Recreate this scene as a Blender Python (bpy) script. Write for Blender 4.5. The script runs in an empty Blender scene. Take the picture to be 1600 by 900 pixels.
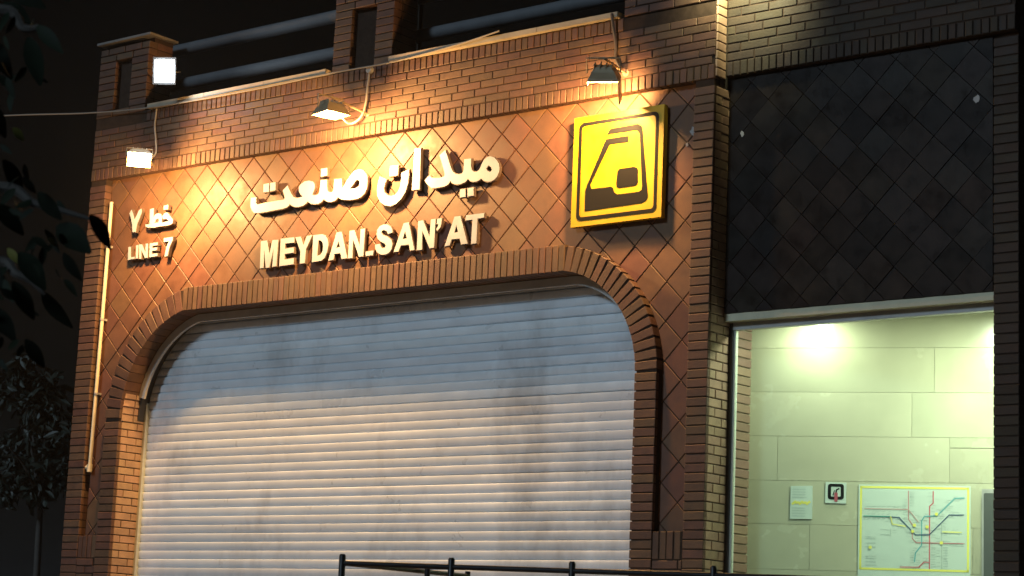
import bpy, bmesh, math, random
from mathutils import Vector, Matrix, Quaternion
from mathutils.geometry import tessellate_polygon
random.seed(7)
scn = bpy.context.scene
COL = scn.collection
R = math.radians
# ------------------------------------------------------------------ camera
cd = bpy.data.cameras.new('camera'); cam = bpy.data.objects.new('camera', cd); COL.objects.link(cam)
cd.sensor_width = 36.0; cd.lens = 72.974; cd.clip_end = 2000; cd.clip_start = 0.05
cd.dof.use_dof = True; cd.dof.focus_distance = 19.0; cd.dof.aperture_fstop = 5.6
CP = Vector((13.6511, -12.6433, 1.6))
rx = Vector((0.78320993, 0.6203511, 0.04179373)); ux = Vector((0.07826134, -0.16504469, 0.98317619)); fx = Vector((-0.61681226, 0.76676252, 0.17781415))
m = Matrix(((rx.x, ux.x, -fx.x, CP.x), (rx.y, ux.y, -fx.y, CP.y), (rx.z, ux.z, -fx.z, CP.z), (0, 0, 0, 1)))
cam.matrix_world = m
scn.camera = cam
# ------------------------------------------------------------------ night sky, cool street light, exposure
SUN_DIR = Vector((-0.12, -0.88, 0.40)).normalized()          # towards the light
wd = bpy.data.worlds.new('World'); scn.world = wd; wd.use_nodes = True
wn = wd.node_tree; bg = wn.nodes['Background']
sky = wn.nodes.new('ShaderNodeTexSky'); sky.sky_type = 'NISHITA'; sky.sun_disc = False
sky.sun_elevation = R(2); sky.sun_rotation = math.atan2(SUN_DIR.x, SUN_DIR.y)
desat = wn.nodes.new('ShaderNodeHueSaturation'); desat.inputs['Saturation'].default_value = 0.25
wn.links.new(sky.outputs[0], desat.inputs['Color']); wn.links.new(desat.outputs[0], bg.inputs[0])
bg.inputs[1].default_value = 0.0016
sl = bpy.data.lights.new('sun', 'SUN'); sun = bpy.data.objects.new('sun', sl); COL.objects.link(sun)
sl.energy = 1.15; sl.angle = R(8); sl.color = (0.62, 0.83, 1.0)
sun.rotation_euler = SUN_DIR.to_track_quat('Z', 'Y').to_euler()
scn.view_settings.view_transform = 'Standard'; scn.view_settings.look = 'None'
scn.view_settings.exposure = 0.0; scn.view_settings.gamma = 1.0; scn.view_settings.use_curve_mapping = False
scn.cycles.max_bounces = 8; scn.cycles.transparent_max_bounces = 12
scn.cycles.use_denoising = True
scn.cycles.sample_clamp_indirect = 4.0
# ------------------------------------------------------------------ traced lettering and print outlines (metres, facade or wall plane)
FA=[[[[2.755,5.735],[2.772,5.701],[2.801,5.635],[2.827,5.575],[2.851,5.541],[2.881,5.52],[2.917,5.512],[2.946,5.515],[2.959,5.528],[2.965,5.547],[2.966,5.598],[2.966,5.633],[3.036,5.631],[3.039,5.567],[3.048,5.537],[3.074,5.516],[3.103,5.513],[3.127,5.523],[3.144,5.549],[3.159,5.581],[3.179,5.607],[3.206,5.623],[3.241,5.626],[3.277,5.612],[3.307,5.586],[3.33,5.552],[3.339,5.515],[3.334,5.482],[3.318,5.45],[3.291,5.425],[3.257,5.415],[3.222,5.417],[3.189,5.428],[3.164,5.444],[3.154,5.452],[3.136,5.44],[3.108,5.432],[3.076,5.433],[3.047,5.441],[3.028,5.454],[3.013,5.468],[3.003,5.452],[2.979,5.438],[2.944,5.43],[2.908,5.429],[2.871,5.438],[2.845,5.452],[2.826,5.47],[2.813,5.451],[2.792,5.436],[2.763,5.429],[2.72,5.427],[2.668,5.427],[2.628,5.432],[2.585,5.462],[2.566,5.482],[2.55,5.504],[2.57,5.524],[2.595,5.538],[2.622,5.518],[2.663,5.509],[2.722,5.507],[2.758,5.514],[2.764,5.531],[2.751,5.572],[2.729,5.626],[2.708,5.675],[2.697,5.699]],[[[3.228,5.553],[3.2,5.529],[3.213,5.51],[3.245,5.495],[3.264,5.509],[3.254,5.533]]]],[[[2.936,5.382],[2.991,5.383],[2.997,5.317],[2.938,5.317]],[]],[[[3.015,5.384],[3.077,5.385],[3.081,5.317],[3.019,5.316]],[]],[[[2.415,5.788],[2.483,5.787],[2.495,5.433],[2.411,5.437]],[]],[[[2.283,5.595],[2.361,5.617],[2.365,5.566],[2.36,5.497],[2.338,5.429],[2.296,5.375],[2.239,5.337],[2.176,5.324],[2.115,5.338],[2.062,5.375],[2.026,5.428],[2.017,5.486],[2.026,5.548],[2.042,5.593],[2.118,5.561],[2.102,5.526],[2.091,5.485],[2.103,5.448],[2.137,5.422],[2.179,5.41],[2.225,5.417],[2.259,5.445],[2.279,5.488],[2.286,5.547]],[]],[[[2.152,5.672],[2.241,5.667],[2.24,5.584],[2.151,5.584]],[]],[[[0.499,5.575],[0.565,5.573],[0.569,5.522],[0.588,5.505],[0.694,5.511],[0.825,5.514],[0.914,5.514],[0.926,5.527],[0.916,5.561],[0.895,5.6],[0.915,5.614],[0.949,5.637],[0.972,5.598],[1.002,5.555],[1.034,5.525],[1.074,5.511],[1.119,5.513],[1.144,5.52],[1.113,5.545],[1.093,5.576],[1.091,5.609],[1.115,5.635],[1.159,5.652],[1.21,5.653],[1.256,5.638],[1.277,5.612],[1.281,5.583],[1.269,5.551],[1.256,5.525],[1.279,5.515],[1.317,5.515],[1.335,5.523],[1.342,5.546],[1.346,5.588],[1.349,5.643],[1.421,5.637],[1.427,5.569],[1.436,5.538],[1.466,5.519],[1.495,5.519],[1.511,5.535],[1.511,5.586],[1.513,5.631],[1.593,5.627],[1.6,5.581],[1.61,5.538],[1.633,5.562],[1.665,5.606],[1.704,5.649],[1.744,5.679],[1.792,5.685],[1.835,5.674],[1.872,5.643],[1.894,5.606],[1.899,5.558],[1.893,5.507],[1.871,5.467],[1.832,5.44],[1.784,5.429],[1.714,5.429],[1.65,5.435],[1.607,5.445],[1.577,5.462],[1.566,5.471],[1.553,5.454],[1.526,5.438],[1.487,5.434],[1.444,5.442],[1.414,5.458],[1.399,5.469],[1.379,5.448],[1.341,5.434],[1.294,5.435],[1.25,5.443],[1.219,5.46],[1.209,5.47],[1.188,5.451],[1.151,5.436],[1.1,5.431],[1.054,5.437],[1.014,5.453],[0.989,5.472],[0.978,5.454],[0.956,5.442],[0.911,5.435],[0.806,5.432],[0.701,5.428],[0.615,5.427],[0.554,5.434],[0.521,5.464],[0.502,5.5],[0.499,5.539]],[[[1.692,5.526],[1.725,5.551],[1.758,5.587],[1.781,5.599],[1.807,5.587],[1.814,5.563],[1.804,5.535],[1.77,5.523]]]],[[[1.346,5.743],[1.417,5.742],[1.42,5.674],[1.347,5.672]],[]],[[[0.65,5.682],[0.717,5.685],[0.721,5.609],[0.655,5.609]],[]],[[[0.733,5.685],[0.796,5.684],[0.8,5.613],[0.736,5.611]],[]]]
LA=[[[[0.663,5.166],[0.738,5.166],[0.777,5.036],[0.805,5.162],[0.875,5.159],[0.872,4.925],[0.823,4.923],[0.828,5.097],[0.785,4.921],[0.744,4.92],[0.708,5.1],[0.713,4.923],[0.672,4.923]],[]],[[[0.907,5.165],[1.069,5.163],[1.073,5.117],[0.962,5.118],[0.963,5.071],[1.071,5.073],[1.072,5.027],[0.964,5.025],[0.967,4.975],[1.078,4.977],[1.081,4.924],[0.91,4.922]],[]],[[[1.086,5.161],[1.146,5.161],[1.189,5.079],[1.223,5.159],[1.286,5.161],[1.218,5.039],[1.215,4.923],[1.159,4.922],[1.157,5.032]],[]],[[[1.301,5.159],[1.403,5.158],[1.443,5.143],[1.467,5.114],[1.48,5.079],[1.483,5.047],[1.473,4.99],[1.451,4.949],[1.414,4.926],[1.303,4.923]],[[[1.362,5.108],[1.392,5.107],[1.415,5.087],[1.427,5.047],[1.422,5.005],[1.399,4.978],[1.359,4.972]]]],[[[1.576,5.157],[1.633,5.158],[1.714,4.921],[1.651,4.92],[1.634,4.973],[1.562,4.971],[1.556,4.922],[1.496,4.919]],[[[1.607,5.08],[1.625,5.026],[1.58,5.022]]]],[[[1.727,5.157],[1.781,5.157],[1.853,5.008],[1.854,5.159],[1.903,5.159],[1.901,4.922],[1.853,4.921],[1.772,5.081],[1.775,4.918],[1.727,4.918]],[]],[[[1.926,4.957],[2.016,4.96],[2.011,4.922],[1.93,4.92]],[]],[[[2.217,5.095],[2.169,5.088],[2.154,5.114],[2.123,5.126],[2.096,5.122],[2.092,5.105],[2.108,5.085],[2.164,5.064],[2.207,5.034],[2.224,4.996],[2.216,4.951],[2.188,4.923],[2.148,4.913],[2.1,4.918],[2.058,4.94],[2.036,4.973],[2.031,5.007],[2.081,5.01],[2.095,4.98],[2.117,4.969],[2.144,4.973],[2.152,4.99],[2.141,5.007],[2.092,5.03],[2.056,5.056],[2.041,5.091],[2.044,5.133],[2.069,5.161],[2.109,5.174],[2.157,5.169],[2.192,5.149],[2.213,5.119]],[]],[[[2.339,5.161],[2.394,5.164],[2.472,4.923],[2.425,4.922],[2.409,4.974],[2.319,4.975],[2.296,4.926],[2.243,4.927]],[[[2.361,5.094],[2.383,5.028],[2.335,5.027]]]],[[[2.5,5.163],[2.552,5.165],[2.631,5.02],[2.638,5.163],[2.687,5.164],[2.684,4.924],[2.638,4.922],[2.548,5.079],[2.555,4.918],[2.499,4.918]],[]],[[[2.707,5.162],[2.753,5.163],[2.752,5.12],[2.741,5.086],[2.71,5.061],[2.702,5.077],[2.717,5.095],[2.722,5.118],[2.703,5.119]],[]],[[[2.891,5.161],[2.952,5.161],[3.04,4.924],[2.976,4.923],[2.956,4.974],[2.87,4.975],[2.851,4.926],[2.799,4.923]],[[[2.915,5.091],[2.936,5.029],[2.895,5.026]]]],[[[3.013,5.159],[3.201,5.16],[3.199,5.123],[3.133,5.121],[3.132,4.918],[3.08,4.917],[3.084,5.117],[3.009,5.119]],[]]]
LF=[[[[-1.113,5.598],[-1.091,5.631],[-1.066,5.593],[-1.038,5.533],[-1.015,5.559],[-0.985,5.613],[-0.955,5.628],[-0.945,5.598],[-0.971,5.533],[-1.001,5.479],[-1.009,5.412],[-1.051,5.414],[-1.065,5.493],[-1.087,5.552]],[]],[[[-0.83,5.611],[-0.779,5.613],[-0.775,5.528],[-0.747,5.553],[-0.707,5.56],[-0.669,5.542],[-0.656,5.508],[-0.654,5.464],[-0.605,5.467],[-0.553,5.47],[-0.599,5.499],[-0.634,5.496],[-0.652,5.522],[-0.624,5.551],[-0.594,5.555],[-0.556,5.523],[-0.507,5.476],[-0.507,5.444],[-0.541,5.434],[-0.612,5.432],[-0.673,5.433],[-0.744,5.429],[-0.836,5.435],[-0.871,5.449],[-0.876,5.47],[-0.819,5.468]],[[[-0.753,5.472],[-0.736,5.502],[-0.706,5.51],[-0.689,5.491],[-0.702,5.472]]]],[[[-0.64,5.623],[-0.586,5.625],[-0.582,5.585],[-0.638,5.586]],[]],[[[-1.093,5.274],[-1.062,5.276],[-1.051,5.175],[-0.995,5.173],[-0.997,5.156],[-1.086,5.151]],[]],[[[-0.985,5.282],[-0.956,5.283],[-0.95,5.155],[-0.979,5.155]],[]],[[[-0.942,5.285],[-0.907,5.284],[-0.846,5.192],[-0.853,5.284],[-0.825,5.284],[-0.816,5.15],[-0.848,5.149],[-0.909,5.236],[-0.903,5.149],[-0.927,5.149]],[]],[[[-0.797,5.282],[-0.692,5.283],[-0.69,5.257],[-0.761,5.256],[-0.762,5.235],[-0.694,5.236],[-0.695,5.209],[-0.763,5.209],[-0.762,5.18],[-0.684,5.179],[-0.684,5.154],[-0.79,5.151]],[]],[[[-0.609,5.314],[-0.489,5.315],[-0.49,5.282],[-0.524,5.222],[-0.541,5.14],[-0.581,5.14],[-0.569,5.219],[-0.535,5.279],[-0.605,5.275]],[]]]
LOGO={'plate':[[4.103,5.812],[4.951,5.831],[4.945,4.947],[4.093,4.946]],'fo':[[4.16,5.765],[4.906,5.779],[4.9,4.995],[4.146,4.988]],'train':[[4.419,5.649],[4.447,5.693],[4.708,5.699],[4.744,5.677],[4.755,5.639],[4.821,5.118],[4.808,5.088],[4.766,5.073],[4.23,5.064],[4.228,5.226],[4.244,5.268],[4.412,5.616],[4.625,5.616],[4.624,5.566],[4.449,5.568],[4.274,5.268],[4.287,5.234],[4.475,5.232],[4.495,5.218],[4.507,5.184],[4.539,5.163],[4.737,5.163],[4.762,5.174],[4.766,5.203],[4.729,5.613],[4.707,5.645],[4.667,5.651]],'win':[[4.531,5.345],[4.545,5.363],[4.687,5.364],[4.713,5.353],[4.722,5.331],[4.726,5.236],[4.709,5.216],[4.554,5.212],[4.528,5.222],[4.523,5.252]]}
MAPD={'lines':[('red',6,[(1.163,2.949),(1.165,2.746),(1.196,2.703),(1.208,2.695)]),('red',6,[(1.192,2.655),(1.193,2.608),(1.221,2.578),(1.56,2.579)]),('crimson',8,[(1.34,2.949),(1.34,2.865),(1.315,2.841),(1.316,2.394)]),('teal',8,[(1.559,2.906),(1.493,2.902),(1.368,2.774),(1.278,2.768),(1.259,2.736),(1.26,2.562),(1.217,2.505),(1.21,2.442)]),('navy',7,[(0.843,2.763),(1.097,2.758),(1.216,2.634),(1.314,2.637),(1.454,2.782),(1.555,2.784)]),('pink',5,[(0.85,2.817),(1.164,2.816),(1.235,2.728)]),('crimson',6,[(1.108,2.401),(1.241,2.403),(1.276,2.44),(1.315,2.439)]),('green',6,[(0.843,2.763),(1.038,2.762)]),('yellow',6,[(1.038,2.762),(1.05,2.708),(1.145,2.694)]),('grey',4,[(1.401,2.723),(1.403,2.396)]),('grey',4,[(1.039,2.676),(1.039,2.624)]),('yellow',7,[(1.408,2.66),(1.54,2.659)])],'ticks':[[(1.175,2.926),(1.202,2.926)],[(1.175,2.905),(1.202,2.905)],[(1.175,2.884),(1.203,2.885)],[(1.175,2.863),(1.203,2.864)],[(1.175,2.843),(1.203,2.843)],[(1.326,2.548),(1.358,2.548)],[(1.327,2.53),(1.358,2.531)],[(1.327,2.513),(1.358,2.514)],[(1.327,2.496),(1.358,2.496)],[(1.327,2.478),(1.358,2.479)],[(1.327,2.461),(1.358,2.462)],[(1.327,2.444),(1.358,2.444)],[(1.327,2.426),(1.358,2.427)],[(1.327,2.409),(1.358,2.41)],[(1.412,2.546),(1.447,2.547)],[(1.412,2.527),(1.447,2.528)],[(1.412,2.508),(1.447,2.509)],[(1.412,2.489),(1.447,2.49)],[(1.413,2.47),(1.448,2.471)],[(1.413,2.451),(1.448,2.452)],[(1.413,2.432),(1.448,2.433)],[(1.413,2.414),(1.448,2.415)],[(1.178,2.504),(1.205,2.505)],[(1.178,2.487),(1.205,2.488)],[(1.178,2.47),(1.206,2.47)],[(1.178,2.452),(1.206,2.453)],[(1.178,2.435),(1.206,2.436)],[(0.87,2.832),(0.892,2.834)],[(0.871,2.746),(0.89,2.746)],[(0.906,2.833),(0.928,2.835)],[(0.907,2.746),(0.926,2.747)],[(0.942,2.833),(0.964,2.835)],[(0.943,2.747),(0.962,2.747)],[(0.978,2.834),(1.0,2.836)],[(0.978,2.748),(0.997,2.748)],[(1.013,2.835),(1.035,2.837)],[(1.014,2.749),(1.033,2.749)],[(1.049,2.835),(1.071,2.837)],[(1.05,2.749),(1.069,2.75)],[(1.085,2.836),(1.107,2.838)],[(1.085,2.75),(1.104,2.75)],[(1.12,2.837),(1.142,2.839)],[(1.121,2.751),(1.14,2.751)],[(1.384,2.802),(1.407,2.826)],[(1.405,2.823),(1.429,2.848)],[(1.427,2.844),(1.451,2.869)],[(1.449,2.865),(1.472,2.89)],[(1.471,2.886),(1.494,2.911)],[(0.857,2.612),(0.932,2.612)],[(0.857,2.6),(0.932,2.6)],[(0.857,2.568),(0.933,2.568)],[(0.857,2.54),(0.933,2.54)],[(0.858,2.472),(0.934,2.473)],[(0.858,2.457),(0.934,2.457)],[(0.859,2.433),(0.934,2.433)],[(0.859,2.409),(0.934,2.409)],[(0.963,2.666),(1.027,2.667)],[(0.964,2.63),(1.027,2.632)],[(1.462,2.804),(1.524,2.801)],[(1.408,2.593),(1.463,2.592)],[(1.455,2.563),(1.556,2.56)],[(1.141,2.654),(1.185,2.655)]],'poster':[(0.804,2.992),(1.605,2.989),(1.603,2.327),(0.806,2.304)],'frame':[(0.819,2.974),(1.587,2.974),(1.58,2.385),(0.82,2.38)],'dots':[(1.208,2.703),(1.298,2.693),(1.196,2.659),(1.364,2.786),(1.4,2.581),(0.893,2.537)]}

# ------------------------------------------------------------------ materials
MATS = {}
def mat(name, col, rough=0.6, metal=0.0, var=0.0, noise=0.0, nscale=6.0, bump=0.0, bscale=40.0, spec=0.5, emit=None, es=0.0, stain_sheen=None, coat=0.0):
    if name in MATS: return MATS[name]
    M = bpy.data.materials.new(name); M.use_nodes = True; N = M.node_tree; L = N.links
    b = N.nodes['Principled BSDF']; b.inputs['Roughness'].default_value = rough; b.inputs['Metallic'].default_value = metal
    b.inputs['Specular IOR Level'].default_value = spec; b.inputs['Coat Weight'].default_value = coat
    b.inputs['Base Color'].default_value = (*col, 1)
    src = None
    tc = N.nodes.new('ShaderNodeTexCoord'); oi = N.nodes.new('ShaderNodeObjectInfo')
    def noisen(scale, det=4.0, four=True):
        n = N.nodes.new('ShaderNodeTexNoise'); n.noise_dimensions = '4D' if four else '3D'
        n.inputs['Scale'].default_value = scale; n.inputs['Detail'].default_value = det; n.inputs['Roughness'].default_value = 0.65
        L.new(tc.outputs['Object'], n.inputs['Vector'])
        if four:
            mm = N.nodes.new('ShaderNodeMath'); mm.operation = 'MULTIPLY'; mm.inputs[1].default_value = 37.0
            L.new(oi.outputs['Random'], mm.inputs[0]); L.new(mm.outputs[0], n.inputs['W'])
        return n
    if var or noise:
        hv = N.nodes.new('ShaderNodeHueSaturation'); hv.inputs['Color'].default_value = (*col, 1)
        a = N.nodes.new('ShaderNodeMapRange'); a.inputs[3].default_value = 1 - var; a.inputs[4].default_value = 1 + var
        L.new(oi.outputs['Random'], a.inputs[0])
        n = noisen(nscale); c = N.nodes.new('ShaderNodeMapRange'); c.inputs[1].default_value = 0.3; c.inputs[2].default_value = 0.7
        c.inputs[3].default_value = 1 - noise; c.inputs[4].default_value = 1 + noise
        L.new(n.outputs['Fac'], c.inputs[0])
        mu = N.nodes.new('ShaderNodeMath'); mu.operation = 'MULTIPLY'; L.new(a.outputs[0], mu.inputs[0]); L.new(c.outputs[0], mu.inputs[1])
        L.new(mu.outputs[0], hv.inputs['Value'])
        h = N.nodes.new('ShaderNodeMapRange'); h.inputs[3].default_value = 0.5 - 0.025 * min(1, var * 4); h.inputs[4].default_value = 0.5 + 0.025 * min(1, var * 4)
        mf = N.nodes.new('ShaderNodeMath'); mf.operation = 'FRACT'; m7 = N.nodes.new('ShaderNodeMath'); m7.operation = 'MULTIPLY'; m7.inputs[1].default_value = 7.3
        L.new(oi.outputs['Random'], m7.inputs[0]); L.new(m7.outputs[0], mf.inputs[0]); L.new(mf.outputs[0], h.inputs[0]); L.new(h.outputs[0], hv.inputs['Hue'])
        src = hv.outputs[0]
        rr = N.nodes.new('ShaderNodeMapRange'); rr.inputs[1].default_value = 0.3; rr.inputs[2].default_value = 0.7
        rr.inputs[3].default_value = max(0.05, rough - 0.12); rr.inputs[4].default_value = min(1, rough + 0.12)
        L.new(n.outputs['Fac'], rr.inputs[0]); L.new(rr.outputs[0], b.inputs['Roughness'])
    if stain_sheen:
        sc_, scale, lo, hi = stain_sheen
        n = N.nodes.new('ShaderNodeTexNoise'); n.inputs['Scale'].default_value = 1.0; n.inputs['Detail'].default_value = 6; n.inputs['Roughness'].default_value = 0.7
        ge = N.nodes.new('ShaderNodeNewGeometry'); mp = N.nodes.new('ShaderNodeMapping'); mp.inputs['Scale'].default_value = scale
        L.new(ge.outputs['Position'], mp.inputs[0]); L.new(mp.outputs[0], n.inputs['Vector'])
        r2 = N.nodes.new('ShaderNodeMapRange'); r2.inputs[1].default_value = lo; r2.inputs[2].default_value = hi; L.new(n.outputs['Fac'], r2.inputs[0])
        mx = N.nodes.new('ShaderNodeMix'); mx.data_type = 'RGBA'; L.new(r2.outputs[0], mx.inputs[0])
        if src: L.new(src, mx.inputs[6])
        else: mx.inputs[6].default_value = (*col, 1)
        mx.inputs[7].default_value = (*sc_, 1); src = mx.outputs[2]
    if src: L.new(src, b.inputs['Base Color'])
    if bump:
        n = noisen(bscale, 6.0); bp = N.nodes.new('ShaderNodeBump'); bp.inputs['Strength'].default_value = bump; bp.inputs['Distance'].default_value = 0.01
        L.new(n.outputs['Fac'], bp.inputs['Height']); L.new(bp.outputs[0], b.inputs['Normal'])
    b.inputs['Coat Roughness'].default_value = 0.10
    b.inputs['Coat Roughness'].default_value = 0.10
    if emit:
        b.inputs['Emission Color'].default_value = (*emit, 1); b.inputs['Emission Strength'].default_value = es
    MATS[name] = M
    return M
BRICK = mat('brown_brick', (0.084, 0.045, 0.028), 0.65, var=0.17, noise=0.26, nscale=9, bump=0.35, bscale=60, spec=0.35, stain_sheen=((0.06, 0.046, 0.038), (1.3, 1.3, 0.7), 0.56, 0.85))
WBRICK = mat('shaded_brown_brick', (0.025, 0.0175, 0.012), 0.7, var=0.25, noise=0.3, nscale=9, bump=0.35, bscale=60, spec=0.3)  # same brick as the front, shade over the wing put into its colour
RBRICK = mat('lit_reveal_brick', (0.31, 0.21, 0.145), 0.7, var=0.12, noise=0.2, nscale=9, bump=0.3, bscale=60, spec=0.3)  # front brick made paler: lamp light on reveals and return put into colour
MORTAR = mat('dark_mortar', (0.036, 0.024, 0.018), 0.95, noise=0.3, nscale=20, spec=0.1)
TILE = mat('terracotta_tile', (0.118, 0.054, 0.027), 0.58, var=0.14, noise=0.20, nscale=7, bump=0.10, bscale=26, spec=0.4, stain_sheen=((0.07, 0.036, 0.022), (1.1, 1.1, 0.5), 0.5, 0.8))
WTILE = mat('shaded_dark_tile', (0.0105, 0.0070, 0.0052), 0.40, var=0.6, noise=0.35, nscale=7, bump=0.14, bscale=26, spec=0.15, stain_sheen=((0.024, 0.018, 0.015), (2.2, 2.2, 2.0), 0.62, 0.75))  # dark tile; wing shade and lighter patchy reflections put into its colour
CORE = mat('rough_concrete', (0.06, 0.055, 0.05), 0.9, noise=0.2)
STONE = mat('coping_stone', (0.33, 0.28, 0.2), 0.7, var=0.1, noise=0.2, bump=0.2)
SHUT = mat('galvanised_slat', (0.66, 0.72, 0.77), 0.36, metal=0.15, var=0.09, noise=0.06, nscale=3, spec=0.6, coat=0.35, stain_sheen=((0.22, 0.22, 0.22), (0.95, 0.95, 0.5), 0.48, 0.86))
STEEL = mat('grey_steel', (0.30, 0.30, 0.29), 0.45, metal=0.2, noise=0.15, nscale=5)
DSTEEL = mat('dark_steel', (0.03, 0.03, 0.03), 0.5, noise=0.2)
BLACKP = mat('black_paint', (0.010, 0.010, 0.011), 0.4, noise=0.2, nscale=12, spec=0.3)
RAILG = mat('grey_rail', (0.085, 0.088, 0.095), 0.75, noise=0.2)
LFACE = mat('cream_letter', (0.31, 0.34, 0.38), 0.45, noise=0.05, nscale=8)
LSIDE = mat('brown_letter_side', (0.085, 0.06, 0.05), 0.5, noise=0.1)
YEL = mat('yellow_plate', (0.42, 0.28, 0.0), 0.5, noise=0.05, nscale=5, spec=0.5)
YDARK = mat('plate_dark_print', (0.007, 0.007, 0.007), 0.6, spec=0.12)
PIPE = mat('cream_pipe', (0.62, 0.55, 0.38), 0.4, noise=0.12, nscale=9)
CABLE = mat('grey_cable', (0.22, 0.2, 0.17), 0.6)
HOUS = mat('bronze_housing', (0.30, 0.24, 0.15), 0.45, metal=0.2, noise=0.2)
WSTONE = mat('cream_stone', (0.36, 0.36, 0.265), 0.22, var=0.06, noise=0.07, nscale=2.2, spec=0.5, bump=0.02, bscale=14)
JOINT = mat('stone_joint', (0.30, 0.28, 0.2), 0.9)
IBRICK = mat('orange_brick', (0.13, 0.08, 0.055), 0.6, var=0.15, noise=0.2, bump=0.2)
ALU = mat('aluminium', (0.55, 0.60, 0.56), 0.3, metal=0.4)
OLIVE = mat('olive_trim', (0.42, 0.40, 0.28), 0.5, noise=0.15)
PAPER = mat('white_paper', (0.42, 0.50, 0.45), 0.6, noise=0.03)
CEIL = mat('white_plaster', (0.7, 0.7, 0.66), 0.8)
FLOOR = mat('granite_floor', (0.66, 0.64, 0.56), 0.4, noise=0.2, nscale=14)
ASPH = mat('asphalt', (0.05, 0.05, 0.052), 0.85, noise=0.25, nscale=8, bump=0.4, bscale=90)
PAVE = mat('paving_stone', (0.22, 0.21, 0.2), 0.8, var=0.1, noise=0.2, bump=0.2)
BARK = mat('bark', (0.055, 0.047, 0.04), 0.85, noise=0.35, nscale=12, bump=0.5, bscale=30)
LEAFA = mat('dark_leaf', (0.009, 0.013, 0.007), 0.7, var=0.45, noise=0.3, nscale=30, spec=0.12)
LEAFY = mat('yellow_leaf', (0.16, 0.15, 0.03), 0.5, noise=0.2, nscale=20)
LEAFB = mat('grey_green_leaf', (0.019, 0.025, 0.017), 0.6, noise=0.5, nscale=3.0)
PRINT = {'red': (0.40, 0.15, 0.16), 'crimson': (0.45, 0.09, 0.12), 'teal': (0.11, 0.34, 0.36), 'navy': (0.04, 0.08, 0.15), 'pink': (0.45, 0.26, 0.25),
         'green': (0.03, 0.22, 0.17), 'yellow': (0.62, 0.60, 0.12), 'grey': (0.32, 0.38, 0.35)}
PRINT = {k: mat('print_' + k, v, 0.6) for k, v in PRINT.items()}
# glass pane: clear sheet with a fresnel reflection
GL = bpy.data.materials.new('window_glass'); GL.use_nodes = True; _n = GL.node_tree; _n.nodes.clear()
_o = _n.nodes.new('ShaderNodeOutputMaterial'); _t = _n.nodes.new('ShaderNodeBsdfTransparent'); _t.inputs[0].default_value = (0.90, 0.96, 0.92, 1)
_g = _n.nodes.new('ShaderNodeBsdfGlossy'); _g.inputs['Roughness'].default_value = 0.02
_f = _n.nodes.new('ShaderNodeFresnel'); _f.inputs[0].default_value = 1.45; _m = _n.nodes.new('ShaderNodeMixShader')
_gb = _n.nodes.new('ShaderNodeNewGeometry'); _mr = _n.nodes.new('ShaderNodeMapRange'); _mr.inputs[3].default_value = 1.45; _mr.inputs[4].default_value = 1 / 1.45
_n.links.new(_gb.outputs['Backfacing'], _mr.inputs[0]); _n.links.new(_mr.outputs[0], _f.inputs[0])     # same reflection on both faces of the sheet
_n.links.new(_f.outputs[0], _m.inputs[0]); _n.links.new(_t.outputs[0], _m.inputs[1]); _n.links.new(_g.outputs[0], _m.inputs[2]); _n.links.new(_m.outputs[0], _o.inputs[0])
# ------------------------------------------------------------------ helpers
WL = {}
def tag(o, label=None, cat=None, group=None, kind=None):
    if label: o['label'] = label
    if cat: o['category'] = cat
    if group: o['group'] = group
    if kind: o['kind'] = kind
    return o
def thing(name, loc, label, cat, group=None):
    o = bpy.data.objects.new(name, None); COL.objects.link(o); o.location = loc; o.empty_display_size = 0.2
    WL[o] = Vector(loc); return tag(o, label, cat, group)
def par(o, parent):
    if parent is not None:
        o.parent = parent
        o.matrix_parent_inverse = Matrix.Translation(-WL.get(parent, Vector((0, 0, 0))))
    return o
def newobj(name, me, parent=None):
    o = bpy.data.objects.new(name, me); COL.objects.link(o); return par(o, parent)
class MB:
    def __init__(s): s.v = []; s.f = []
    def add(s, vs, fs):
        k = len(s.v); s.v += [tuple(v) for v in vs]; s.f += [tuple(i + k for i in f) for f in fs]; return s
    def box(s, x0, x1, y0, y1, z0, z1):
        return s.add([(x0, y0, z0), (x1, y0, z0), (x1, y1, z0), (x0, y1, z0), (x0, y0, z1), (x1, y0, z1), (x1, y1, z1), (x0, y1, z1)],
                     [(0, 3, 2, 1), (4, 5, 6, 7), (0, 1, 5, 4), (1, 2, 6, 5), (2, 3, 7, 6), (3, 0, 4, 7)])
    def tube(s, pts, rad, n=10, cap=True):
        pts = [Vector(q) for q in pts]; rad = rad if isinstance(rad, (list, tuple)) else [rad] * len(pts)
        k = len(s.v); ref = None
        for i, q in enumerate(pts):
            t = (pts[min(i + 1, len(pts) - 1)] - pts[max(i - 1, 0)]).normalized()
            if ref is None: ref = t.orthogonal().normalized()
            ref = (ref - t * ref.dot(t)).normalized(); b = t.cross(ref)
            for j in range(n):
                a = 2 * math.pi * j / n; s.v.append(tuple(q + (ref * math.cos(a) + b * math.sin(a)) * rad[i]))
        for i in range(len(pts) - 1):
            for j in range(n):
                s.f.append((k + i * n + j, k + i * n + (j + 1) % n, k + (i + 1) * n + (j + 1) % n, k + (i + 1) * n + j))
        if cap:
            s.f.append(tuple(k + j for j in reversed(range(n)))); s.f.append(tuple(k + (len(pts) - 1) * n + j for j in range(n)))
        return s
    def mesh(s, name, mt, smooth=False):
        me = bpy.data.meshes.new(name); me.from_pydata(s.v, [], s.f); me.update()
        if mt: me.materials.append(mt)
        if smooth:
            for pl in me.polygons: pl.use_smooth = True
            me.set_sharp_from_angle(angle=R(40))
        return me
    def build(s, name, mt, parent=None, smooth=False): return newobj(name, s.mesh(name, mt, smooth), parent)
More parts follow.
